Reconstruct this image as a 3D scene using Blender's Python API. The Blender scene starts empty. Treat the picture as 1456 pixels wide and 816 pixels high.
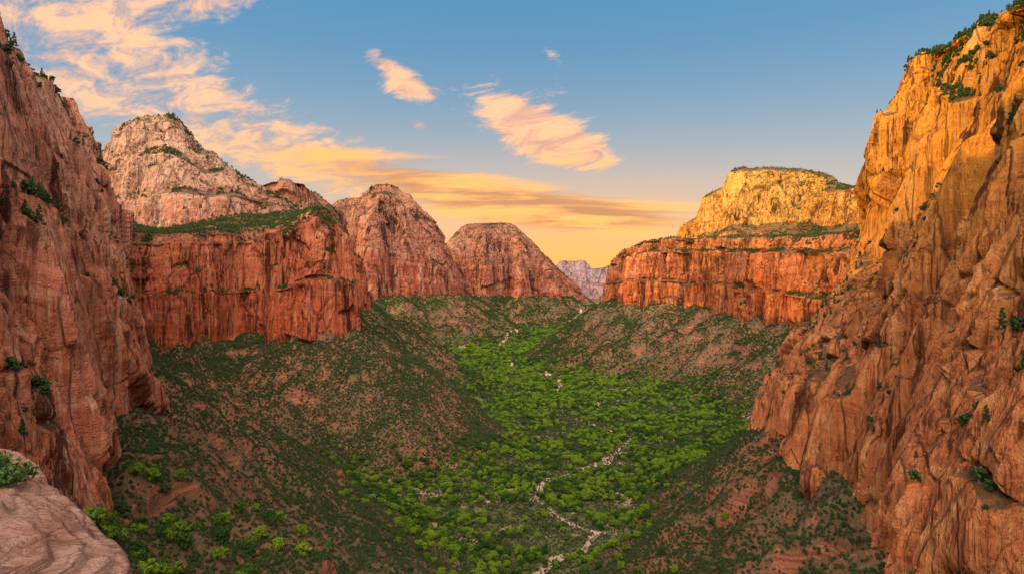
import bpy, numpy as np, math, time
T0=time.time()
rng=np.random.default_rng(7)
scene=bpy.context.scene

# ------------------------------------------------------------------ noise
def _h(xi,yi,zi,s):
    n=(xi.astype(np.int64)*374761393+yi.astype(np.int64)*668265263+zi.astype(np.int64)*1440662683+s*982451653)&0xffffffff
    n=((n^(n>>13))*1274126177)&0xffffffff
    n=((n^(n>>16))*2246822519)&0xffffffff
    n=n^(n>>15)
    return (n&0xffffff).astype(np.float32)/float(0xffffff)
def vnoise(x,y,z,s=0):
    xf=np.floor(x);yf=np.floor(y);zf=np.floor(z)
    fx=(x-xf);fy=(y-yf);fz=(z-zf)
    fx=fx*fx*(3-2*fx);fy=fy*fy*(3-2*fy);fz=fz*fz*(3-2*fz)
    xi=xf.astype(np.int64);yi=yf.astype(np.int64);zi=zf.astype(np.int64)
    def L(a,b,t): return a+(b-a)*t
    c00=L(_h(xi,yi,zi,s),_h(xi+1,yi,zi,s),fx);c10=L(_h(xi,yi+1,zi,s),_h(xi+1,yi+1,zi,s),fx)
    c01=L(_h(xi,yi,zi+1,s),_h(xi+1,yi,zi+1,s),fx);c11=L(_h(xi,yi+1,zi+1,s),_h(xi+1,yi+1,zi+1,s),fx)
    return L(L(c00,c10,fy),L(c01,c11,fy),fz)*2-1
def fbm(x,y,z,o=4,s=0,g=.5):
    r=0;a=1.0;t=0
    for i in range(o):
        r=r+a*vnoise(x*2**i,y*2**i,z*2**i,s+i*17);t+=a;a*=g
    return r/t
def sstep(a,b,x):
    t=np.clip((x-a)/(b-a),0,1);return t*t*(3-2*t)
def vcell(x,y,lay,s=0,w=.1,lw=.06):
    """2-D voronoi columns cut into layers; returns a continuous block offset (-.5..+.5) and F2-F1"""
    xi=np.floor(x);yi=np.floor(y)
    f1=np.full(x.shape,9.,np.float32);f2=f1.copy()
    bx=np.zeros(x.shape,np.float32);by=bx.copy()
    z0=np.zeros_like(xi)
    for i in(-1,0,1):
        for j in(-1,0,1):
            cx=xi+i;cy=yi+j
            px=cx+_h(cx,cy,z0,s);py=cy+_h(cx,cy,z0,s+5)
            d=np.hypot(px-x,py-y)
            c=d<f1
            f2=np.where(c,f1,np.minimum(f2,d));bx=np.where(c,cx,bx);by=np.where(c,cy,by);f1=np.where(c,d,f1)
    lay=lay+_h(bx,by,z0,s+21)          # every column breaks at its own height
    l0=np.floor(lay);fr=lay-l0
    v0=_h(bx,by,l0,s+9);v1=_h(bx,by,l0+1,s+9)
    v=v0+(v1-v0)*sstep(1-lw,1,fr)
    e=f2-f1
    return (v-.5)*sstep(0,w,e),e

# ------------------------------------------------------------------ node helper
class N:
    def __init__(s,tree): s.t=tree;tree.nodes.clear()
    def new(s,typ,ins=None,**kw):
        n=s.t.nodes.new(typ)
        for k,v in kw.items(): setattr(n,k,v)
        if ins:
            for k,v in ins.items():
                if isinstance(v,bpy.types.NodeSocket): s.t.links.new(v,n.inputs[k])
                elif v is not None: n.inputs[k].default_value=v
        return n
    def m(s,op,a,b=None,c=None,clamp=False):
        i={0:a}
        if b is not None:i[1]=b
        if c is not None:i[2]=c
        return s.new('ShaderNodeMath',i,operation=op,use_clamp=clamp).outputs[0]
    def vm(s,op,a,b=None):
        n=s.new('ShaderNodeVectorMath',{0:a} if b is None else {0:a,1:b},operation=op)
        return n.outputs['Value'] if op in('DOT_PRODUCT','LENGTH') else n.outputs[0]
    def mix(s,f,a,b,mode='MIX'):
        n=s.t.nodes.new('ShaderNodeMix');n.data_type='RGBA';n.blend_type=mode
        for i,v in((0,f),(6,a),(7,b)):
            if isinstance(v,bpy.types.NodeSocket): s.t.links.new(v,n.inputs[i])
            else: n.inputs[i].default_value=v if i==0 else (tuple(v)+(1,))[:4]
        return n.outputs[2]
    def mr(s,x,a,b,c=0.,d=1.,smooth=True):
        n=s.new('ShaderNodeMapRange',{0:x,1:a,2:b,3:c,4:d});n.interpolation_type='SMOOTHSTEP' if smooth else 'LINEAR'
        return n.outputs[0]
    def noise(s,vec,scale=1.,detail=4.,rough=.55,dist=0.):
        return s.new('ShaderNodeTexNoise',{'Vector':vec,'Scale':scale,'Detail':detail,'Roughness':rough,'Distortion':dist}).outputs[0]
    def vscale(s,v,sc): return s.vm('MULTIPLY',v,sc)

def rock_mat(name,low,high,zlo,zhi,dark=(.17,.055,.03),pale=(.55,.36,.26),sc=1.,bump=1.,stain=.6,veg=.8,vegz=.62,band=.5,vert=1.,ck=.5,bed=1.):
    m=bpy.data.materials.new(name);m.use_nodes=True;k=N(m.node_tree)
    g=k.new('ShaderNodeNewGeometry');P=g.outputs['Position']
    sep=k.new('ShaderNodeSeparateXYZ',{0:P});z=sep.outputs[2]
    nz=k.new('ShaderNodeSeparateXYZ',{0:g.outputs['Normal']}).outputs[2]
    f4=k.noise(P,.008*sc,4.)
    warp=k.m('MULTIPLY',k.m('SUBTRACT',k.noise(P,.010*sc,4.),.5),46./sc)
    zz=k.m('ADD',z,warp)
    cs=k.new('ShaderNodeCombineXYZ',{0:sep.outputs[0],1:sep.outputs[1],2:zz}).outputs[0]
    # some sheets of rock are smooth, some fluted, some thinly bedded
    zone=k.noise(k.vscale(P,(.022*sc,.022*sc,.009*sc)),1.,4.,.6)
    zv=k.mr(zone,.38,.54,.3,1.2);zh=k.mr(zone,.56,.42,.05,1.2)
    f1=k.noise(k.vscale(cs,(.012*sc,.012*sc,.11*sc)),1.,7.,.66)
    f2=k.noise(k.vscale(cs,(.09*sc,.09*sc,1.0*sc)),1.,4.,.65)
    f3=k.noise(k.vscale(P,(.05*sc,.05*sc,.0034*sc)),1.,7.,.7)
    f5=k.noise(P,.18*sc,6.,.72)
    f6=k.noise(k.vscale(P,(.36*sc,.36*sc,.014*sc)),1.,5.,.7)
    pw=k.vm('ADD',k.vscale(P,(.035*sc,.035*sc,.0035*sc)),k.vscale(k.new('ShaderNodeTexNoise',{'Vector':P,'Scale':.02*sc,'Detail':4.}).outputs[1],(.35,.35,.3)))
    vor=k.new('ShaderNodeTexVoronoi',{'Vector':pw,'Scale':1.},feature='DISTANCE_TO_EDGE').outputs[0]
    crack=k.mr(vor,0.,.022)
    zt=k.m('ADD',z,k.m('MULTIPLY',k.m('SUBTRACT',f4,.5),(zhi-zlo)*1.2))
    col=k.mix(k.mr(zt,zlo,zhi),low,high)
    col=k.mix(k.m('MULTIPLY',k.mr(f4,.5,.7),.25),col,dark)
    col=k.mix(k.m('MULTIPLY',k.mr(f1,.52,.60),band),col,dark)
    col=k.mix(k.m('MULTIPLY',k.mr(f1,.48,.38),band),col,pale)
    col=k.mix(k.m('MULTIPLY',k.mr(f2,.53,.62),k.m('MULTIPLY',zh,.9*band*bed)),col,dark)
    col=k.mix(k.m('MULTIPLY',k.mr(f3,.53,.59),k.m('MULTIPLY',zv,stain*1.15)),col,tuple(c*.5 for c in dark))
    col=k.mix(k.m('MULTIPLY',k.mr(f3,.47,.37),.5*vert),col,pale)
    col=k.mix(k.m('MULTIPLY',k.mr(f6,.53,.61),k.m('MULTIPLY',zv,.7*vert)),col,tuple(c*.75 for c in dark))
    col=k.mix(k.m('MULTIPLY',k.mr(f6,.47,.38),k.m('MULTIPLY',zv,.35*vert)),col,pale)
    col=k.mix(k.m('MULTIPLY',k.m('SUBTRACT',1.,crack),ck),col,tuple(c*.3 for c in dark))
    col=k.mix(k.m('MULTIPLY',k.mr(f5,.54,.66),.22),col,dark)
    soil=k.mix(k.mr(k.noise(P,.15*sc,4.),.45,.6),(.16,.09,.055),(.05,.06,.022))
    vm=k.m('MULTIPLY',k.mr(k.m('ADD',nz,k.m('MULTIPLY',k.m('SUBTRACT',f5,.5),.5)),vegz,vegz+.15),veg)
    col=k.mix(vm,col,soil)
    h=k.m('ADD',k.m('MULTIPLY',f1,3.*band),k.m('MULTIPLY',k.m('MULTIPLY',f2,zh),2.*band*bed))
    h=k.m('ADD',h,k.m('MULTIPLY',crack,.7))
    h=k.m('ADD',h,k.m('MULTIPLY',f5,1.));h=k.m('ADD',h,k.m('MULTIPLY',k.m('MULTIPLY',f6,zv),2.8*vert));h=k.m('ADD',h,k.m('MULTIPLY',f3,5.))
    b=k.new('ShaderNodeBump',{'Height':h,'Strength':1.,'Distance':3.0*bump/sc}).outputs[0]
    bs=k.new('ShaderNodeBsdfPrincipled',{'Base Color':col,'Roughness':.92,'Normal':b,'Specular IOR Level':.1})
    k.new('ShaderNodeOutputMaterial',{0:bs.outputs[0]})
    return m

# ------------------------------------------------------------------ mesh helpers
def grid_mesh(name,V,mat,wrap=False,smooth=False,attr=None):
    R,C=V.shape[:2]
    me=bpy.data.meshes.new(name)
    me.vertices.add(R*C);me.vertices.foreach_set('co',V.reshape(-1).astype(np.float32))
    i=np.arange(R*C).reshape(R,C)
    if wrap: i=np.concatenate([i,i[:,:1]],1)
    q=np.stack([i[:-1,:-1],i[:-1,1:],i[1:,1:],i[1:,:-1]],-1).reshape(-1)
    n=len(q)//4
    me.loops.add(len(q));me.loops.foreach_set('vertex_index',q.astype(np.int32))
    me.polygons.add(n);me.polygons.foreach_set('loop_start',np.arange(0,n*4,4,dtype=np.int32))
    me.polygons.foreach_set('use_smooth',np.full(n,smooth))
    me.update(calc_edges=True);me.materials.append(mat)
    if attr:
        for nm,a in attr.items():
            t=me.attributes.new(nm,'FLOAT','POINT');t.data.foreach_set('value',a.reshape(-1).astype(np.float32))
    o=bpy.data.objects.new(name,me);scene.collection.objects.link(o);return o
def normals(V):
    a=np.gradient(V,axis=1);b=np.gradient(V,axis=0)
    n=np.cross(a,b);n/=np.linalg.norm(n,axis=-1,keepdims=True)+1e-9
    return n
def catmull(P,t):
    n=len(P);i=np.clip(np.floor(t).astype(int),0,n-2);f=(t-i)
    f=f.reshape((-1,)+(1,)*(P.ndim-1))
    p0=P[np.clip(i-1,0,n-1)];p1=P[i];p2=P[i+1];p3=P[np.clip(i+2,0,n-1)]
    c=.5*((2*p1)+(p2-p0)*f+(2*p0-5*p1+4*p2-p3)*f*f+(3*p1-p0-3*p2+p3)*f**3)
    l=p1+(p2-p1)*f
    return c*.6+l*.4
scatter_pts=[]
def loft(name,cols,prof,mat,k=.0016,amp=1.,down=70,rim=1.,ledge=.5,maxc=2200,maxr=800,vegdens=.02,seed=0,smooth=False,topveg=1.,blk=1.,fine=1.,tall=1.8,big=1.,highveg=0.,flute=1.):
    """cols: base xyz, top xyz, back xyz.  prof: (height fraction, inset fraction)"""
    P=np.array([c[:9] for c in cols],float).reshape(len(cols),3,3)
    W=np.array([c[9] if len(c)>9 else 1. for c in cols],float)
    tt=np.linspace(0,len(P)-1,len(P)*60)
    Q=catmull(P,tt);mid=Q[:,:2].mean(1)
    ds=np.linalg.norm(np.diff(mid,axis=0),axis=1);dist=np.maximum(np.linalg.norm(mid[1:,:2],axis=1),150)
    w=np.concatenate([[0],np.cumsum(ds/(dist*k))]);C=int(min(max(w[-1],60),maxc))
    tc=np.interp(np.linspace(0,w[-1],C),w,tt)
    Q=catmull(P,tc);wc=np.interp(tc,np.arange(len(P)),W)[None,:]
    B,Tp,K=Q[:,0],Q[:,1],Q[:,2]
    H=np.median(Tp[:,2]-B[:,2]);D=np.median(np.linalg.norm(mid,axis=1))
    R=int(min(max(H/(D*k)*1.05,40),maxr))
    pr=np.array(prof,float);pl=np.concatenate([[0],np.cumsum(np.hypot(np.diff(pr[:,0]),np.diff(pr[:,1])*.5))])
    s=np.linspace(0,pl[-1],R);hf=np.interp(s,pl,pr[:,0]);inf=np.interp(s,pl,pr[:,1])
    inc=inf[:,None]*wc+hf[:,None]*(1-wc)
    face=np.empty((R,C,3))
    face[...,:2]=B[None,:,:2]+(Tp-B)[None,:,:2]*inc[...,None]
    face[...,2]=B[None,:,2]+(Tp-B)[None,:,2]*hf[:,None]
    nf=6;foot=np.empty((nf,C,3));u=np.linspace(1,0,nf,endpoint=False)[:,None]
    out=(B-Tp)[:,:2];out=out/(np.linalg.norm(out,axis=1,keepdims=True)+1e-6)
    foot[...,:2]=B[None,:,:2]+out[None]*u[...,None]*down*.1;foot[...,2]=B[None,:,2]-u*down
    bl=np.median(np.linalg.norm(K-Tp,axis=1));nb=int(min(max(bl/(D*k)*.6,12),300))
    u=np.linspace(0,1,nb+1)[1:,None,None];back=Tp[None]+(K-Tp)[None]*u
    V=np.concatenate([foot,face,back],0)
    n=normals(V);sg=np.sign((n[nf:nf+R,:,:2]*out[None]).sum(-1).mean());n*=sg
    x,y,z=[V[...,i] for i in range(3)]
    sm=max(H/200.,.6)*amp
    wx=fbm(x/60/sm,y/60/sm,z/420/sm,4,seed+3)*.4;wy=fbm(x/60/sm,y/60/sm,z/420/sm,4,seed+31)*.4
    wz=fbm(x/150/sm,y/150/sm,z/150,2,seed+77)
    d=12*sm*fbm(x/130/sm,y/130/sm,z/700/sm,3,seed)
    v,e=vcell(x/(95*sm)+wx*.6,y/(95*sm)+wy*.6,z/(260*sm)+wz*.3,seed+51,.08,.03)
    d+=big*(v*26*sm-8*sm*np.exp(-e*28))
    v,e=vcell(x/(38*sm)+wx,y/(38*sm)+wy,z/(95*sm*tall)+wz*.4,seed+1,.10,.03)
    d+=v*15*sm-6.*sm*np.exp(-e*26)
    # joint-bounded slabs fade out over smooth sheets of rock
    pat=.35+.9*sstep(-.25,.25,fbm(x/(70*sm),y/(70*sm),z/(120*sm),3,seed+66))
    v,e=vcell(x/(15*sm)+wx*1.5,y/(15*sm)+wy*1.5,z/(40*sm*tall)+wz*.6,seed+2,.16,.05)
    d+=blk*pat*(v*7*sm-2.6*sm*np.exp(-e*16))
    v,e=vcell(x/(6.*sm)+wx*2.5,y/(6.*sm)+wy*2.5,z/(18*sm*tall)+wz*1.,seed+4,.3,.08)
    d+=fine*pat*(v*3.*sm-.8*sm*np.exp(-e*10))
    fl=1-np.abs(fbm(x/(11*sm),y/(11*sm),z/(260*sm),4,seed+90,.6))*2.6
    d+=flute*pat*2.2*sm*fl
    zl=z+wz*22
    lm=.2+1.2*sstep(-.1,.3,fbm(x/110,y/110,z/60,3,seed+70))
    d+=ledge*sm*lm*(1.6*vnoise(zl*0,zl*0+seed,zl/8,9)+.7*vnoise(zl*0+x/60,y/60,zl/3.2,10))
    d+=.8*fine*sm*fbm(x/9,y/9,z/30,3,seed+8)
    up=np.clip(np.abs(n[...,2]),0,1)
    d*=1-.75*sstep(.5,.9,up)
    dirn=n.copy();dirn[...,2]*=.3
    V2=V+dirn*d[...,None]
    hfull=np.concatenate([np.zeros(nf),hf,np.ones(nb)])[:,None]
    vr,er=vcell(x/(22*sm)+wx,y/(22*sm)+wy,np.zeros_like(x),seed+6,.12)
    V2[...,2]+=rim*sm*sstep(.55,1,hfull)*(8*vr+9*fbm(x/70,y/70,z*0,4,seed+12))
    n2=normals(V2)*sg
    r=rng.random(n2.shape[:2])
    cellA=np.linalg.norm(np.cross(np.gradient(V2,axis=1),np.gradient(V2,axis=0)),axis=-1)
    cl=fbm(x/30,y/30,z/40,3,seed+40)
    pface=cellA*vegdens*sstep(.45,.7,n2[...,2])*sstep(-.1,.35,cl)*4
    pface+=cellA*highveg*sstep(.8,.97,hfull)*sstep(.25,.5,n2[...,2])*sstep(-.1,.25,cl)
    pface[nf+R:]=cellA[nf+R:]*.03*topveg*(.3+.9*sstep(-.2,.3,cl[nf+R:]))
    pface[:nf]=0
    dd=np.linalg.norm(V2,axis=-1);pface*=np.clip(1100/dd,.15,1)
    sel=r<np.clip(pface,0,1)
    scatter_pts.append(V2[sel])
    grid_mesh(name,V2,mat,smooth=smooth)
    print(name,V.shape,'veg',sel.sum(),round(time.time()-T0,1))

# ------------------------------------------------------------------ cliff data (metres, camera at the origin looking +Y)
left=[(-150,-300,-60,-300,-320,260,-420,-320,300),
(-150,100,-60,-270,100,215,-420,100,270),
(-170,220,-80,-290,260,195,-430,280,250),
(-192,330,-118,-310,380,185,-450,390,235),
(-257,450,-112,-352,465,172,-500,470,230),
(-333,600,-100,-420,610,165,-560,560,215),
(-410,680,-96,-495,690,172,-640,620,225),
(-455,770,-94,-560,800,195,-760,760,240),
(-505,870,-93,-600,900,213,-800,880,250),
(-590,1010,-95,-662,1040,212,-860,1060,250),
(-680,1150,-100,-712,1180,185,-900,1250,230),
(-740,1270,-105,-760,1330,130,-960,1400,200)]
prom=[(-800,1200,-100,-830,1300,120,-1000,1700,170),
(-722,1260,-108,-740,1330,104,-900,1720,150),
(-655,1270,-112,-668,1335,103,-830,1720,165),
(-600,1305,-112,-610,1360,105,-760,1720,185),
(-550,1375,-112,-562,1440,114,-700,1740,195),
(-510,1365,-112,-525,1435,114,-650,1760,195),
(-455,1270,-112,-462,1350,120,-600,1780,200),
(-360,1262,-105,-388,1340,158,-570,1800,195),
(-300,1300,-92,-345,1375,124,-560,1820,185),
(-335,1400,-85,-370,1430,108,-580,1830,170),
(-420,1600,-80,-455,1610,108,-600,1850,165),
(-440,1840,-75,-482,1850,120,-640,1950,160),
(-422,1975,-70,-455,1990,88,-660,2080,150),
(-520,2150,-70,-560,2160,110,-700,2250,150),
(-640,2500,-60,-680,2500,120,-800,2500,150)]
peakD=[(-1180,1950,120,-1165,2000,360,-1180,2200,300),
(-1090,1700,115,-1125,1850,390,-1150,2150,330),
(-1010,1690,108,-1088,1850,448,-1110,2150,360),
(-950,1660,110,-1018,1850,470,-1040,2150,380),
(-880,1640,120,-940,1850,480,-960,2150,380),
(-810,1640,145,-905,1850,440,-930,2150,360),
(-745,1660,160,-878,1850,380,-900,2150,320),
(-690,1690,172,-828,1850,378,-860,2150,310),
(-645,1730,178,-785,1850,330,-810,2150,280),
(-605,1780,180,-742,1860,304,-780,2150,250),
(-580,1850,180,-700,1880,277,-740,2150,240),
(-570,1980,180,-690,1960,262,-740,2150,240)]
domeE=[(-1000,2300,-20,-960,2450,330,-960,2700,300),
(-900,2250,-40,-892,2400,366,-900,2700,330),
(-780,2230,-50,-829,2400,378,-840,2700,330),
(-680,2250,-55,-742,2400,366,-760,2700,320),
(-600,2300,-55,-692,2400,300,-700,2700,290),
(-545,2380,-55,-630,2420,190,-660,2700,200),
(-540,2550,-55,-620,2560,170,-660,2700,180)]
domeF=[(-1230,3900,-30,-1200,4100,380,-1200,4400,300),
(-1110,3740,-40,-1094,3950,452,-1110,4400,400),
(-1050,3580,-45,-1032,3950,510,-1050,4400,440),
(-930,3740,-47,-890,3950,530,-880,4400,460),
(-870,3620,-47,-836,3950,598,-830,4400,470),
(-760,3540,-47,-752,3950,610,-760,4400,470),
(-660,3680,-47,-668,3950,590,-690,4400,450),
(-580,3540,-47,-606,3950,512,-640,4400,420),
(-490,3700,-47,-532,3950,441,-560,4400,380),
(-400,3620,-47,-441,3950,345,-480,4400,300),
(-310,3740,-47,-366,3950,190,-420,4400,200),
(-265,3850,-47,-304,3980,60,-380,4400,100),
(-270,4100,-47,-310,4120,70,-380,4400,100)]
domeG=[(-620,5100,-60,-590,5300,280,-600,5700,200),
(-530,4980,-70,-504,5200,345,-520,5700,300),
(-440,4830,-73,-454,5200,418,-460,5700,350),
(-330,5000,-73,-372,5200,480,-380,5700,380),
(-200,4800,-73,-208,5200,496,-220,5700,400),
(-60,4980,-73,-16,5200,496,-20,5700,400),
(70,4810,-73,66,5200,438,50,5700,380),
(190,4980,-73,200,5200,318,180,5700,280),
(320,4860,-73,312,5200,197,300,5700,180),
(440,4950,-80,422,5200,99,400,5700,100),
(545,5000,-90,515,5200,10,480,5700,30),
(560,5300,-90,520,5350,10,480,5700,20)]
farH=[(-400,8800,-150,-300,9100,150,-300,10000,100),
(300,8800,-150,420,9050,170,420,10000,150),
(560,8700,-150,616,9000,300,620,10000,250),
(650,8750,-150,682,9000,352,700,10000,300),
(820,8650,-150,830,9000,345,840,10000,300),
(960,8700,-150,966,9000,350,980,10000,300),
(1080,8750,-150,1080,9000,246,1090,10000,220),
(1250,8600,-150,1250,9000,262,1260,10000,230),
(1450,8500,-150,1487,9000,380,1500,10000,300),
(1900,8400,-150,1950,9000,470,1960,10000,350),
(2600,8400,-150,2600,9000,500,2600,10000,350)]
mesaI=[(520,3300,-60,560,3300,180,800,3300,200),
(410,2850,-58,450,2850,125,760,3000,190),
(388,2620,-58,428,2630,112,740,2900,185),
(448,2490,-62,480,2560,166,740,2800,180),
(560,2410,-63,600,2485,178,780,2740,182),
(630,2350,-75,665,2420,166,830,2660,180),
(672,2190,-82,712,2290,168,900,2620,180),
(695,2100,-90,745,2200,160,960,2560,178),
(728,1900,-108,800,2020,150,1020,2350,172),
(745,1720,-122,850,1850,142,1080,2200,168),
(800,1560,-130,900,1660,140,1120,2050,165),
(900,1400,-130,1000,1480,140,1200,1800,160)]
mesaU=[(740,3200,165,830,3200,300,1000,3300,330),
(732,2800,165,800,2855,300,1000,3200,340),
(758,2690,165,825,2850,386,1000,3200,400),
(800,2640,165,908,2850,432,1050,3200,440),
(850,2580,165,948,2850,504,1060,3200,500),
(940,2560,165,1030,2850,506,1100,3200,510),
(975,2480,165,1116,2850,508,1180,3200,510),
(1010,2430,165,1266,2850,498,1300,3200,500),
(1010,2310,162,1290,2680,440,1400,3000,470),
(985,2220,160,1100,2280,330,1400,2600,380),
(1020,2090,158,1180,2200,340,1450,2400,380),
(1080,1960,155,1290,2080,350,1500,2200,380),
(1200,1800,150,1400,1900,350,1600,2000,380)]
right=[(150,-300,-100,260,-300,200,420,-300,260,.3),
(150,50,-110,250,60,190,420,60,250,.3),
(160,200,-130,275,230,190,440,230,250,.3),
(178,350,-150,315,370,195,480,370,250,.3),
(223,450,-157,370,480,206,520,480,270,.35),
(262,600,-166,425,600,235,570,600,285,.5),
(300,750,-185,475,740,262,620,740,300,.85),
(322,860,-199,512,850,286,660,840,300,1),
(348,930,-200,545,915,262,680,900,280,1),
(430,1000,-195,610,985,225,720,960,250,1),
(600,1080,-190,740,1050,200,800,1000,220,1)]

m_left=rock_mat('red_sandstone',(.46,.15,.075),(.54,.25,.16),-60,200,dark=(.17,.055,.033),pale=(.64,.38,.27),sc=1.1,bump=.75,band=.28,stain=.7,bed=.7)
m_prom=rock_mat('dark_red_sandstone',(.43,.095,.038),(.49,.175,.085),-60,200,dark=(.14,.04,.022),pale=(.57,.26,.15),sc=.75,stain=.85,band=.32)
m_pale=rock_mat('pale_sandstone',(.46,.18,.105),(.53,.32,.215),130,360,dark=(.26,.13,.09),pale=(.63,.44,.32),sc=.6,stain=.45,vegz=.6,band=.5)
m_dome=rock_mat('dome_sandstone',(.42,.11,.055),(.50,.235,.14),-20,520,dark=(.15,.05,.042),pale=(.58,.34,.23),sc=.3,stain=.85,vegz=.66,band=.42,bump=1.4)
m_far=rock_mat('hazed_distant_sandstone',(.30,.18,.20),(.34,.24,.25),-100,300,dark=(.19,.135,.165),pale=(.42,.31,.32),sc=.2,stain=.4,vegz=.7)  # aerial haze put into the base colours as a bluish tint
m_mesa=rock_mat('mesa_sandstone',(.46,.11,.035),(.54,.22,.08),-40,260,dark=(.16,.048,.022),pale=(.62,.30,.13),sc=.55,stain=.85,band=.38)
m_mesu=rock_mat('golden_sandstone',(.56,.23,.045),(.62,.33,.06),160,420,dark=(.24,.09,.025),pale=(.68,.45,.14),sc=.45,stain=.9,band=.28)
m_right=rock_mat('orange_sandstone',(.50,.17,.065),(.64,.265,.03),-60,130,dark=(.20,.065,.028),pale=(.66,.36,.14),sc=.85,bump=.8,stain=.75,band=.24,ck=.7,bed=.6)  # upper colour raised towards gold, putting extra sunlight into the rock colour

pc=[(0,0),(.3,.12),(.33,.3),(.62,.5),(.66,.68),(1,1)]
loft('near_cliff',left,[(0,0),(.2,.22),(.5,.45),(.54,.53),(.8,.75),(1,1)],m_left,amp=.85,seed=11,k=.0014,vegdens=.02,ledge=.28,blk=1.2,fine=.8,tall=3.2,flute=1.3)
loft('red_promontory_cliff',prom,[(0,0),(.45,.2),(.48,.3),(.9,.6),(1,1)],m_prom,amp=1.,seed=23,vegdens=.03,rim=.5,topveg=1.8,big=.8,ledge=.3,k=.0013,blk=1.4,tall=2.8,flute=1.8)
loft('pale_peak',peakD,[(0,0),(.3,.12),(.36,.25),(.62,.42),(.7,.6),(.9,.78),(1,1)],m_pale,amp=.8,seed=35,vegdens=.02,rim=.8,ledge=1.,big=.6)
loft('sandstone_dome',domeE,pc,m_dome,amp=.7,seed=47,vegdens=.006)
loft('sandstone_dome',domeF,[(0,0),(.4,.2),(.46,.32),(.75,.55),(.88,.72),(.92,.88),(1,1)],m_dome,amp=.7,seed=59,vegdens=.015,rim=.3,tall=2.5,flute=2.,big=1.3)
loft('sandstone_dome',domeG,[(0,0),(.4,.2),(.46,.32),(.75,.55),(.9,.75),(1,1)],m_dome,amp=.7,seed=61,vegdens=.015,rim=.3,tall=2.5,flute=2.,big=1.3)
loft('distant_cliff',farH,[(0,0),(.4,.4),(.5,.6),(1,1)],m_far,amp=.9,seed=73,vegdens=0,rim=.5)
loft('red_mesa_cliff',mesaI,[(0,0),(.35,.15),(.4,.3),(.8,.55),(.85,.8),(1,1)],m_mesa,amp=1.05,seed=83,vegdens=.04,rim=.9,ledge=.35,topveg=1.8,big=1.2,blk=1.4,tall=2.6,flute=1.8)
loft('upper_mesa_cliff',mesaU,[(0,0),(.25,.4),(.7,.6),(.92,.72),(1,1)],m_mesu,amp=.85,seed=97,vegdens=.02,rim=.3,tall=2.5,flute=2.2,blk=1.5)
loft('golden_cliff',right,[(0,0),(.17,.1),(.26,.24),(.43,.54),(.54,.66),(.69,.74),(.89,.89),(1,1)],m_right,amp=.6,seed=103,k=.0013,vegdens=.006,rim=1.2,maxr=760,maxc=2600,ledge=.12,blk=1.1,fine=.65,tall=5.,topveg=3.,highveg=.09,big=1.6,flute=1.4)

# ------------------------------------------------------------------ terrain
def seg_field(x,y,pl,zz=True):
    best=np.full(x.shape,1e9);zb=np.zeros(x.shape)
    for a,b in zip(pl[:-1],pl[1:]):
        dx,dy=b[0]-a[0],b[1]-a[1];L=dx*dx+dy*dy+1e-9
        t=np.clip(((x-a[0])*dx+(y-a[1])*dy)/L,0,1)
        d=np.hypot(x-a[0]-t*dx,y-a[1]-t*dy)
        c=d<best;best=np.where(c,d,best)
        if zz: zb=np.where(c,a[2]+t*(b[2]-a[2]),zb)
    return best,zb
bases=[[c[:3] for c in f] for f in(left+prom,domeE,domeF,domeG,farH,mesaI,right)]
washl=[(20,480),(-40,600),(40,720),(110,820),(30,940),(60,1050),(160,1150),(240,1330),(160,1500),(230,1700),(130,1950),(150,2200),(20,2450),(-10,2750),(-90,3000),(-60,3400),(100,4000),(500,4800)]
FL=-300.
def terrain(x,y):
    acc=np.zeros(x.shape);kk=7.
    wob=26*fbm(x/110,y/110,x*0,3,201)
    for n,pl in enumerate(bases):
        d,zb=seg_field(x,y,pl)
        zb=zb+6
        t=np.clip(d+wob*sstep(10,90,d),0,None)/((zb-FL)*1.6)
        h=(zb-FL)*np.clip(1-t,0,1)**1.15
        acc+=np.exp(h/kk)-1
    h=kk*np.log1p(acc)
    g=1-np.abs(fbm(x/95,y/95,x*0,4,211))*2.2
    hs=sstep(0,120,h)
    h=h+hs*(g-.5)*34*(1-.5*sstep(150,230,h))
    h=h+hs*7*fbm(x/22,y/22,x*0,3,221)
    st=38.;q=(h+20*fbm(x/130,y/130,x*0,3,231))/st;fr=q-np.floor(q)
    mk=sstep(.15,.4,fbm(x/70,y/70,x*0,4,241))*sstep(25,60,h)
    h=h+mk*st*.34*(sstep(.42,.58,fr)-fr)
    h=h+2.2*fbm(x/40,y/40,x*0,3,251)+4*fbm(x/200,y/200,x*0,2,252)*(1-hs)
    wd_,_=seg_field(x+30*fbm(x/70,y/70,x*0,4,261),y+30*fbm(x/70,y/70,x*0,4,262),washl,False)
    h=h-2.2*np.exp(-(wd_/7)**2)*(1-hs)
    dist=np.hypot(x,y)
    return FL+h+sstep(6000,14000,dist)*40,wd_
fa=np.concatenate([np.linspace(-180,-46,120,endpoint=False),np.linspace(-46,46,1150,endpoint=False),np.linspace(46,180,120,endpoint=False)])
ra=np.concatenate([np.geomspace(6,190,30,endpoint=False),np.geomspace(190,6000,1000,endpoint=False),np.geomspace(6000,40000,90)])
Rr,A=np.meshgrid(ra,np.radians(fa),indexing='ij')
X=Rr*np.sin(A);Y=Rr*np.cos(A);Z,WD=terrain(X,Y)
TV=np.stack([X,Y,Z],-1)

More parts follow.
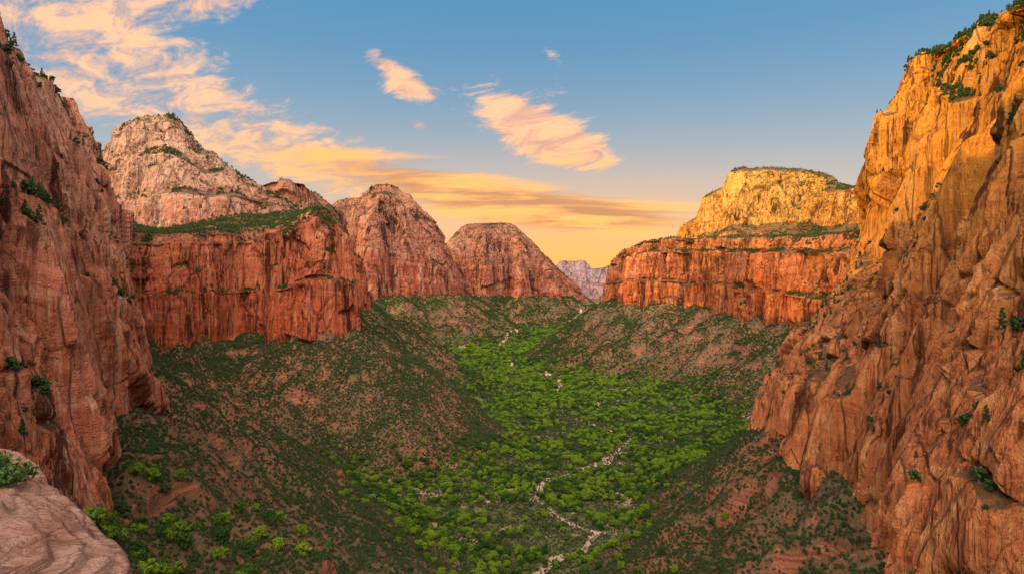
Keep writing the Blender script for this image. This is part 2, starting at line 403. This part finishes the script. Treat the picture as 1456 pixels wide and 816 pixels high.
m=bpy.data.materials.new('canyon_ground');m.use_nodes=True;k=N(m.node_tree)
g=k.new('ShaderNodeNewGeometry');P=g.outputs['Position']
z=k.new('ShaderNodeSeparateXYZ',{0:P}).outputs[2];nz=k.new('ShaderNodeSeparateXYZ',{0:g.outputs['Normal']}).outputs[2]
wsh=k.new('ShaderNodeAttribute',attribute_name='wash').outputs['Fac']
n1=k.noise(P,.006,5.);n2=k.noise(P,.05,6.,.65);n3=k.noise(P,.5,5.,.65);n4=k.noise(P,.018,5.)
col=k.mix(k.mr(n1,.42,.58),(.165,.078,.046),(.115,.078,.043))
col=k.mix(k.mr(n2,.45,.60,0.,.75),col,(.062,.060,.027))
col=k.mix(k.mr(n3,.5,.68,0.,.40),col,(.23,.125,.078))
col=k.mix(k.mr(n3,.48,.34,0.,.7),col,(.038,.042,.019))
flo=k.mix(k.mr(n2,.4,.6),(.030,.045,.013),(.10,.105,.042))
flo=k.mix(k.mr(n4,.57,.62,0.,.9),flo,(.30,.22,.15))
col=k.mix(k.mr(k.m('ADD',z,k.m('MULTIPLY',n2,14.)),-272.,-284.),col,flo)
wf=k.m('MULTIPLY',k.mr(k.m('ADD',wsh,k.m('MULTIPLY',n2,12.)),15.,11.),k.mr(n1,.36,.44))
col=k.mix(k.m('MULTIPLY',wf,.9),col,(.42,.31,.23))
zz=k.noise(k.vscale(P,(.02,.02,.35)),1.,4.)
rk=k.mix(k.mr(zz,.4,.6),(.18,.065,.038),(.32,.13,.075))
col=k.mix(k.mr(k.m('ADD',nz,k.m('MULTIPLY',k.m('SUBTRACT',n3,.5),.5)),.56,.44,0.,.85),col,rk)
h=k.m('ADD',k.m('MULTIPLY',n2,3.),k.m('MULTIPLY',n3,1.2))
b=k.new('ShaderNodeBump',{'Height':h,'Strength':1.,'Distance':2.}).outputs[0]
bs=k.new('ShaderNodeBsdfPrincipled',{'Base Color':col,'Roughness':.95,'Normal':b,'Specular IOR Level':.1})
k.new('ShaderNodeOutputMaterial',{0:bs.outputs[0]})
grid_mesh('canyon_terrain',TV,m,wrap=True,smooth=True,attr={'wash':WD})
print('terrain',TV.shape,round(time.time()-T0,1))

# ------------------------------------------------------------------ foliage
def leaf_mat(name,c1,c2,c3,mid=None):
    m=bpy.data.materials.new(name);m.use_nodes=True;k=N(m.node_tree)
    oi=k.new('ShaderNodeObjectInfo').outputs['Random'];g=k.new('ShaderNodeNewGeometry')
    isl=g.outputs['Random Per Island']
    if mid:
        st_=k.noise(k.new('ShaderNodeObjectInfo').outputs['Location'],.02,3.)
        oi=k.mr(k.m('ADD',oi,k.m('MULTIPLY',k.m('SUBTRACT',st_,.5),3.2)),.05,1.)
    col=k.mix(oi,c1,c2);col=k.mix(k.mr(isl,.5,1.,0.,.6),col,c3,'MIX') if not mid else k.mix(k.m('MULTIPLY',k.mr(isl,.5,1.,0.,.5),oi),col,c3)
    bs=k.new('ShaderNodeBsdfPrincipled',{'Base Color':col,'Roughness':.7,'Specular IOR Level':.2})
    tr=k.new('ShaderNodeBsdfTranslucent',{0:col})
    mx=k.new('ShaderNodeMixShader',{0:.2,1:bs.outputs[0],2:tr.outputs[0]})
    k.new('ShaderNodeOutputMaterial',{0:mx.outputs[0]});return m
def bark_mat():
    m=bpy.data.materials.new('bark');m.use_nodes=True;k=N(m.node_tree)
    tc=k.new('ShaderNodeTexCoord').outputs['Object']
    c=k.mix(k.noise(k.vscale(tc,(6,6,1)),2.,4.),(.07,.05,.035),(.22,.17,.13))
    bs=k.new('ShaderNodeBsdfPrincipled',{'Base Color':c,'Roughness':.9});k.new('ShaderNodeOutputMaterial',{0:bs.outputs[0]});return m
bark=bark_mat()
lm_cot=leaf_mat('cottonwood_leaves',(.024,.068,.010),(.14,.24,.012),(.22,.33,.02),True)
lm_jun=leaf_mat('juniper_needles',(.018,.048,.012),(.045,.092,.020),(.075,.12,.030))
lm_pin=leaf_mat('pine_needles',(.025,.055,.02),(.05,.09,.025),(.09,.12,.035))
lm_sag=leaf_mat('scrub_leaves',(.040,.062,.024),(.075,.078,.035),(.09,.11,.045))
def tree_mesh(name,leaf,H,W,trunkh,nclump,nleaf,lsize,seed,shape='round',r0=None):
    r=np.random.default_rng(seed);V=[];F=[];M=[]
    def tube(p,q,ra,rb,ns=6):
        b=len(V);d=np.array(q)-np.array(p);d=d/np.linalg.norm(d);a=np.cross(d,[0.3,1,.2]);a/=np.linalg.norm(a);c=np.cross(d,a)
        for pp,rr in((p,ra),(q,rb)):
            for i in range(ns):
                t=2*math.pi*i/ns;V.append(tuple(np.array(pp)+rr*(math.cos(t)*a+math.sin(t)*c)))
        for i in range(ns): F.append((b+i,b+(i+1)%ns,b+ns+(i+1)%ns,b+ns+i));M.append(0)
    r0=r0 or H*.035
    bend=np.array([r.normal()*.05*H,r.normal()*.05*H,0])
    p1=bend*.5+[0,0,trunkh];p2=bend+[0,0,H*.82]
    tube((0,0,-.04*H),p1,r0,r0*.7);tube(p1,p2,r0*.7,r0*.15)
    cl=[]
    for i in range(nclump):
        if shape=='cone':
            t=(i+.5)/nclump;zc=trunkh*.6+(H*.97-trunkh*.6)*t;rad=W*.5*(1-t)**.8*r.uniform(.45,.85);cr=W*.26*(1-t*.65)
        else:
            t=r.random();zc=trunkh+(H-trunkh)*(.1+.78*t);rad=W*.5*math.sqrt(max(0,1-(2*t-.85)**2*.7))*r.uniform(.25,.85);cr=W*.2*r.uniform(.7,1.25)
        a=i*2.4+r.uniform(-.5,.5);c=np.array([rad*math.cos(a),rad*math.sin(a),zc]);cl.append((c,cr))
        s=p1+(p2-p1)*np.clip((zc-trunkh)/(H-trunkh)*.7,0,1)
        tube(s,c,r0*.28,r0*.06,4)
    for c,cr in cl:
        for j in range(nleaf):
            d=r.normal(size=3);d/=np.linalg.norm(d);p=c+d*cr*(r.random()**.45)*np.array([1,1,.72])
            nrm=d+r.normal(size=3)*.6;nrm/=np.linalg.norm(nrm)
            a=np.cross(nrm,r.normal(size=3));a/=np.linalg.norm(a);b=np.cross(a,nrm)
            s=lsize*r.uniform(.6,1.3);i=len(V)
            V.extend([tuple(p-a*s),tuple(p+b*s*.65),tuple(p+a*s),tuple(p-b*s*.65)]);F.append((i,i+1,i+2,i+3));M.append(1)
    me=bpy.data.meshes.new(name);me.from_pydata(V,[],F);me.materials.append(bark);me.materials.append(leaf)
    me.polygons.foreach_set('material_index',M);me.update();return me
def proto(colname,meshes):
    c=bpy.data.collections.new(colname)
    for i,me in enumerate(meshes):
        o=bpy.data.objects.new(me.name,me);c.objects.link(o)
    return c
c_cot=proto('cottonwood_trees',[tree_mesh('cottonwood_tree_%d'%i,lm_cot,15+i,16+1.4*i,3,17,60,1.0,i) for i in range(4)])
c_jun=proto('juniper_trees',[tree_mesh('juniper_tree_%d'%i,lm_jun,5.2+.4*i,5.8,.7,8,36,.66,20+i,r0=.2) for i in range(3)])
c_pin=proto('pine_trees',[tree_mesh('pine_tree_%d'%i,lm_pin,10+i,5.4,1.6,13,42,.6,40+i,'cone',r0=.25) for i in range(3)])
c_sag=proto('scrub_plants',[tree_mesh('scrub_plant_%d'%i,lm_sag,2.1,3.4,.25,5,24,.46,60+i,r0=.06) for i in range(2)])
def scatter(name,pts,coll,nvar,smin,smax,seed):
    r=np.random.default_rng(seed);n=len(pts)
    me=bpy.data.meshes.new(name);me.vertices.add(n);me.vertices.foreach_set('co',np.asarray(pts,np.float32).reshape(-1))
    a=me.attributes.new('tscale','FLOAT','POINT');a.data.foreach_set('value',(smin+(smax-smin)*r.random(n)**1.5).astype(np.float32))
    a=me.attributes.new('trot','FLOAT','POINT');a.data.foreach_set('value',(r.random(n)*6.283).astype(np.float32))
    a=me.attributes.new('tidx','INT','POINT');a.data.foreach_set('value',r.integers(0,nvar,n).astype(np.int32))
    o=bpy.data.objects.new(name,me);scene.collection.objects.link(o)
    ng=bpy.data.node_groups.new(name+'_instances','GeometryNodeTree')
    ng.interface.new_socket('Geometry',in_out='INPUT',socket_type='NodeSocketGeometry')
    ng.interface.new_socket('Geometry',in_out='OUTPUT',socket_type='NodeSocketGeometry')
    nn=ng.nodes;L=ng.links
    gi=nn.new('NodeGroupInput');go=nn.new('NodeGroupOutput')
    ci=nn.new('GeometryNodeCollectionInfo');ci.inputs['Collection'].default_value=coll;ci.inputs['Separate Children'].default_value=True;ci.inputs['Reset Children'].default_value=True
    ip=nn.new('GeometryNodeInstanceOnPoints');ip.inputs['Pick Instance'].default_value=True
    def na(nm,t):
        q=nn.new('GeometryNodeInputNamedAttribute');q.data_type=t;q.inputs['Name'].default_value=nm
        return [s for s in q.outputs if s.enabled and s.name=='Attribute'][0]
    cx=nn.new('ShaderNodeCombineXYZ');L.new(na('trot','FLOAT'),cx.inputs[2])
    L.new(gi.outputs[0],ip.inputs['Points']);L.new(ci.outputs[0],ip.inputs['Instance']);L.new(na('tidx','INT'),ip.inputs['Instance Index'])
    L.new(cx.outputs[0],ip.inputs['Rotation']);L.new(na('tscale','FLOAT'),ip.inputs['Scale']);L.new(ip.outputs[0],go.inputs[0])
    md=o.modifiers.new('scatter','NODES');md.node_group=ng
sub=slice(24,1030);cs=slice(118,1272)
G=TV[sub,cs];du=np.gradient(G,axis=0);dv=np.gradient(G,axis=1)
cr=np.cross(du,dv);ar=np.linalg.norm(cr,axis=-1);nzz=np.abs(cr[...,2])/ar
x,y,z=G[...,0],G[...,1],G[...,2];dist=np.hypot(x,y);wdd=WD[sub,cs]
hgt=z-FL
xl=np.interp(y,[0,330,450,600,870,1260,1350,1400,1600,2000,2400,3600,5000,9000],[-200,-230,-290,-370,-560,-790,-740,-480,-480,-520,-620,-1300,-1300,-1500])
xr=np.interp(y,[0,350,450,600,860,1000,1400,1720,2100,2450,2620,3000,4000,9000],[200,215,260,300,350,600,950,790,740,640,450,480,900,2500])
inc_=(x>xl)&(x<xr)
floor=1-sstep(10,34,hgt)
cln=fbm(x/60,y/60,x*0,4,301)
ripar=sstep(-.28,-.10,cln)*sstep(6,13,wdd)
dens_cot=inc_*(floor*(.05+.95*ripar)*.0110*np.clip(2000/dist,.5,1)+(1-floor)*sstep(90,20,hgt)*.0013)
dens_cot=dens_cot+inc_*.010*np.exp(-((x+165)/28)**2-((y-350)/70)**2)
dens_jun=inc_*(.078*(.25+1.2*sstep(-.3,.4,fbm(x/60,y/60,x*0,4,311))))*(1-.85*floor)*sstep(.3,.65,nzz)*np.clip(1300/dist,.14,1)
dens_jun=dens_jun+inc_*floor*.006*sstep(4,9,wdd)
dens_sag=inc_*.065*(1-.4*floor)*sstep(.3,.65,nzz)*sstep(2100,1200,dist)
def pick(dens,seed,cap):
    r=np.random.default_rng(seed);w=(ar*dens);tot=w.sum();n=int(min(tot,cap))
    c=np.cumsum(w.reshape(-1));i=np.searchsorted(c,r.random(n)*c[-1]);i=np.clip(i,0,w.size-1)
    p=G.reshape(-1,3)[i]+du.reshape(-1,3)[i]*(r.random((n,1))-.5)+dv.reshape(-1,3)[i]*(r.random((n,1))-.5)
    print('scatter',seed,tot,n);return p
scatter('cottonwood_forest',pick(dens_cot,1,30000),c_cot,4,.5,1.5,1)
scatter('juniper_woodland',pick(dens_jun,2,420000),c_jun,3,.45,1.7,2)
scatter('scrub_vegetation',pick(dens_sag,3,180000),c_sag,2,.6,1.5,3)
sp=np.concatenate(scatter_pts);print('ledge veg',len(sp))
r=np.random.default_rng(5);w=r.random(len(sp))
scatter('cliff_pine_trees',sp[w<.35],c_pin,3,.35,.9,4)
scatter('cliff_juniper_trees',sp[w>=.35],c_jun,3,.5,1.2,5)

# ------------------------------------------------------------------ foreground ledge
edge=np.array([(-40,16),(-22,14.5),(-14,13),(-10,11.6),(-8,10.5),(-6.85,9.6),(-5.6,8.4),(-4.5,7.2),(-3.6,6.1),(-3.3,5.4),(-2.9,4.2),(-2.2,2.8),(-.8,1.9),(1.5,1.4),(3,0),(4,-5),(4,-25),(-40,-25)],float)
def sdf(x,y,pg):
    d=np.full(x.shape,1e9);ins=np.zeros(x.shape,bool);n=len(pg)
    for i in range(n):
        a=pg[i];b=pg[(i+1)%n];e=b-a;t=np.clip(((x-a[0])*e[0]+(y-a[1])*e[1])/(e@e),0,1)
        d=np.minimum(d,np.hypot(x-a[0]-t*e[0],y-a[1]-t*e[1]))
        c=((a[1]>y)!=(b[1]>y))&(x<(b[0]-a[0])*(y-a[1])/(b[1]-a[1]+1e-12)+a[0]);ins^=c
    return np.where(ins,-d,d)
gx=np.concatenate([np.arange(-40,-13,.4),np.arange(-13,-1,.028),np.arange(-1,6,.15)])
gy=np.concatenate([np.arange(-25,3.5,.35),np.arange(3.5,14,.028),np.arange(14,18,.2)])
lx,ly=np.meshgrid(gx,gy)
wx=lx+.25*fbm(lx/1.5,ly/1.5,lx*0,4,401);wy=ly+.25*fbm(lx/1.5,ly/1.5,lx*0,4,402)
sd=sdf(wx,wy,edge)
ins=np.clip(-sd,0,20)
raw=-2.62+.50*(1-np.exp(-ins/1.2))+.03*ins+.08*fbm(lx/2.5,ly/2.5,lx*0,3,405)
st=.085;q=raw/st+.5*fbm(lx/3,ly/3,lx*0,3,406)+.4*fbm(lx/.6,ly/.6,lx*0,4,409);fr=q-np.floor(q)
hard=sstep(-.2,.3,fbm(lx/1.2,ly/1.2,lx*0,3,410))
raw=raw+st*(.45+.6*hard)*(sstep(.46,.54,fr)-fr)+.026*fbm(lx/.3,ly/.3,lx*0,5,407,.65)
v,e=vcell(lx/.9+.3*fbm(lx,ly,lx*0,3,420),ly/.9,lx*0,430,.06);raw=raw+.08*v-.04*np.exp(-e*34)
o_=np.clip(sd,0,None)
lz=raw-7*np.minimum(o_,.12)**1.2-14*np.clip(o_-.12,0,None)
m=bpy.data.materials.new('ledge_sandstone');m.use_nodes=True;k=N(m.node_tree)
g=k.new('ShaderNodeNewGeometry');P=g.outputs['Position']
sp_=k.new('ShaderNodeSeparateXYZ',{0:P});w_=k.m('ADD',sp_.outputs[2],k.m('MULTIPLY',k.noise(P,.5,4.),.35))
cv=k.new('ShaderNodeCombineXYZ',{0:sp_.outputs[0],1:sp_.outputs[1],2:w_}).outputs[0]
b1=k.noise(k.vscale(cv,(.25,.25,16)),1.,6.,.6);b2=k.noise(P,1.2,6.,.6);b3=k.noise(P,14.,8.,.7);b4=k.noise(k.vscale(cv,(.6,.6,60)),1.,5.,.65)
col=k.mix(k.mr(b1,.42,.6),(.48,.28,.21),(.36,.175,.12))
col=k.mix(k.mr(b4,.5,.60,0.,.85),col,(.16,.08,.06))
col=k.mix(k.mr(b2,.4,.65,0.,.5),col,(.54,.36,.29))
col=k.mix(k.mr(b3,.51,.62,0.,.7),col,(.18,.10,.075))
h=k.m('ADD',k.m('MULTIPLY',b1,.6),k.m('ADD',k.m('MULTIPLY',b3,.6),k.m('MULTIPLY',b4,.8)))
bb=k.new('ShaderNodeBump',{'Height':h,'Strength':1.,'Distance':.25}).outputs[0]
bs=k.new('ShaderNodeBsdfPrincipled',{'Base Color':col,'Roughness':.9,'Normal':bb,'Specular IOR Level':.15});k.new('ShaderNodeOutputMaterial',{0:bs.outputs[0]})
grid_mesh('sandstone_ledge',np.stack([lx,ly,lz],-1),m,smooth=True)
bm=tree_mesh('juniper_bush',lm_jun,.75,1.05,.1,16,230,.028,90,r0=.03)
bo=bpy.data.objects.new('juniper_bush',bm);bo.location=(-6.45,8.1,-2.72);scene.collection.objects.link(bo)

# ------------------------------------------------------------------ sun + world
EL=math.radians(12.);sd_=np.array([-1.,-.16,0]);sd_/=np.linalg.norm(sd_)
sv=np.array([sd_[0]*math.cos(EL),sd_[1]*math.cos(EL),math.sin(EL)])
from mathutils import Vector
sl=bpy.data.lights.new('sun','SUN');sl.energy=5.;sl.angle=math.radians(.5);sl.color=(1.,.59,.10)
so=bpy.data.objects.new('sun',sl);so.rotation_euler=Vector(sv).to_track_quat('Z','Y').to_euler();scene.collection.objects.link(so)

wd=bpy.data.worlds.new('World');scene.world=wd;wd.use_nodes=True;k=N(wd.node_tree)
D=k.new('ShaderNodeTexCoord').outputs['Generated']
s3=k.new('ShaderNodeSeparateXYZ',{0:D});dx,dy,dz=s3.outputs
sky=k.new('ShaderNodeTexSky',sky_type='NISHITA',sun_disc=False,sun_elevation=EL,sun_rotation=math.radians(270-9),altitude=1500,air_density=1.,dust_density=1.2,ozone_density=2.)
base=k.vm('SCALE',sky.outputs[0]);base.node.inputs['Scale'].default_value=.12
az=k.m('MULTIPLY',k.m('ARCTAN2',dx,dy),57.2958);el=k.m('MULTIPLY',k.m('ARCSINE',dz),57.2958)
def ell(a0,e0,ra_,re_,rot=0.):
    c,s=math.cos(math.radians(rot)),math.sin(math.radians(rot))
    a=k.m('SUBTRACT',az,a0);e=k.m('SUBTRACT',el,e0)
    u=k.m('ADD',k.m('MULTIPLY',a,c/ra_),k.m('MULTIPLY',e,s/ra_));v=k.m('ADD',k.m('MULTIPLY',a,-s/re_),k.m('MULTIPLY',e,c/re_))
    q=k.m('ADD',k.m('MULTIPLY',u,u),k.m('MULTIPLY',v,v))
    return k.m('EXPONENT',k.m('MULTIPLY',q,-1.))
def sm(l):
    r=l[0]
    for q in l[1:]: r=k.m('ADD',r,q)
    return r
blue=k.mix(k.mr(el,2.,24.),(.48,.57,.58),(.12,.35,.60));blue=k.mix(k.mr(el,25.,80.),blue,(.07,.17,.36))
col=k.mix(.8,base,blue)
glow=ell(5.,0.5,26.,6.5)
glow2=ell(0.,2.,60.,8.)
col=k.mix(k.m('MULTIPLY',glow2,.6),col,(.98,.66,.40))
col=k.mix(k.m('MULTIPLY',glow,.94),col,(1.35,.58,.11))
mask=sm([k.m('MULTIPLY',ell(-27,13.5,13,5.,-18),1.15),k.m('MULTIPLY',ell(-34,17,8,3.,-15),1.15),k.m('MULTIPLY',ell(-26,21.5,8,2.,8),1.35),k.m('MULTIPLY',ell(-14,9.5,11,2.8,-14),1.15)])
mask=k.m('MINIMUM',mask,1.25)
mask=sm([mask,k.m('MULTIPLY',ell(1.2,13.8,5.2,2.2,-22),2.),k.m('MULTIPLY',ell(4.8,11.8,4.6,1.8,-14),1.8),k.m('MULTIPLY',ell(-8.6,16.2,2.6,.9,-4),1.8),k.m('MULTIPLY',ell(-10.4,18,2.4,.9,-20),1.6),k.m('MULTIPLY',ell(-7.7,13.4,1.2,.7,0),1.5),k.m('MULTIPLY',ell(3.6,18.6,1.,2.2,20),.9)])
low=sm([k.m('MULTIPLY',ell(-6,8.4,14,1.9,-10),1.2),k.m('MULTIPLY',ell(6,6.2,10,1.4,-3),1.2)])
pl=k.new('ShaderNodeCombineXYZ',{0:k.m('DIVIDE',dx,k.m('ADD',dz,.18)),1:k.m('DIVIDE',dy,k.m('ADD',dz,.18))}).outputs[0]
rotp=k.new('ShaderNodeVectorRotate',{'Vector':pl,'Angle':.7}).outputs[0]
c1=k.noise(k.vscale(rotp,(4.8,7.6,1)),1.,9.,.66,.8);c2=k.noise(k.vscale(rotp,(17,25,1)),1.,6.,.64,.9)
cn=k.m('ADD',k.m('MULTIPLY',c1,.72),k.m('MULTIPLY',c2,.28))
al=k.mr(k.m('ADD',k.m('MULTIPLY',mask,.24),cn),.66,.90)
al=k.m('MULTIPLY',al,k.mr(mask,.05,.5))
ln=k.noise(k.vscale(pl,(.9,3.6,1)),1.,8.,.6,.3)
al2=k.m('MULTIPLY',k.mr(k.m('ADD',k.m('MULTIPLY',low,.35),ln),.58,.9),k.mr(low,.05,.4))
warm=k.mr(el,6.,15.)
cc=k.mix(warm,(1.25,.62,.20),(1.2,.68,.38));cc=k.mix(k.mr(c1,.34,.60),(.80,.44,.33),cc)
col=k.mix(k.m('MULTIPLY',al,.96),col,cc)
l2=k.mix(k.mr(ln,.42,.58),(.70,.32,.14),(1.35,.64,.18))
col=k.mix(k.m('MULTIPLY',al2,.92),col,l2)
# added fill light: unseen bright sky lobe behind the viewer, lifts shaded cliffs
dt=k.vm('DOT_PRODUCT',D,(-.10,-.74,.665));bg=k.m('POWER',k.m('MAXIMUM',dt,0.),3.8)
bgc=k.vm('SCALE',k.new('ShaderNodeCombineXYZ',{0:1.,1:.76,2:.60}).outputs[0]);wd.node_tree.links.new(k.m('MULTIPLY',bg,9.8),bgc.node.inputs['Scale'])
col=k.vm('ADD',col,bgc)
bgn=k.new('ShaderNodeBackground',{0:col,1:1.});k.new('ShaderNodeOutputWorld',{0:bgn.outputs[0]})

# ------------------------------------------------------------------ camera
cam=bpy.data.cameras.new('camera');cam.sensor_width=36;cam.lens=36*950/1456;cam.clip_start=.1;cam.clip_end=80000
co=bpy.data.objects.new('camera',cam);co.location=(0,0,0);co.rotation_euler=(math.radians(90),0,0);scene.collection.objects.link(co)
scene.camera=co
scene.view_settings.view_transform='Standard';scene.view_settings.look='None';scene.view_settings.exposure=0
print('done',round(time.time()-T0,1))
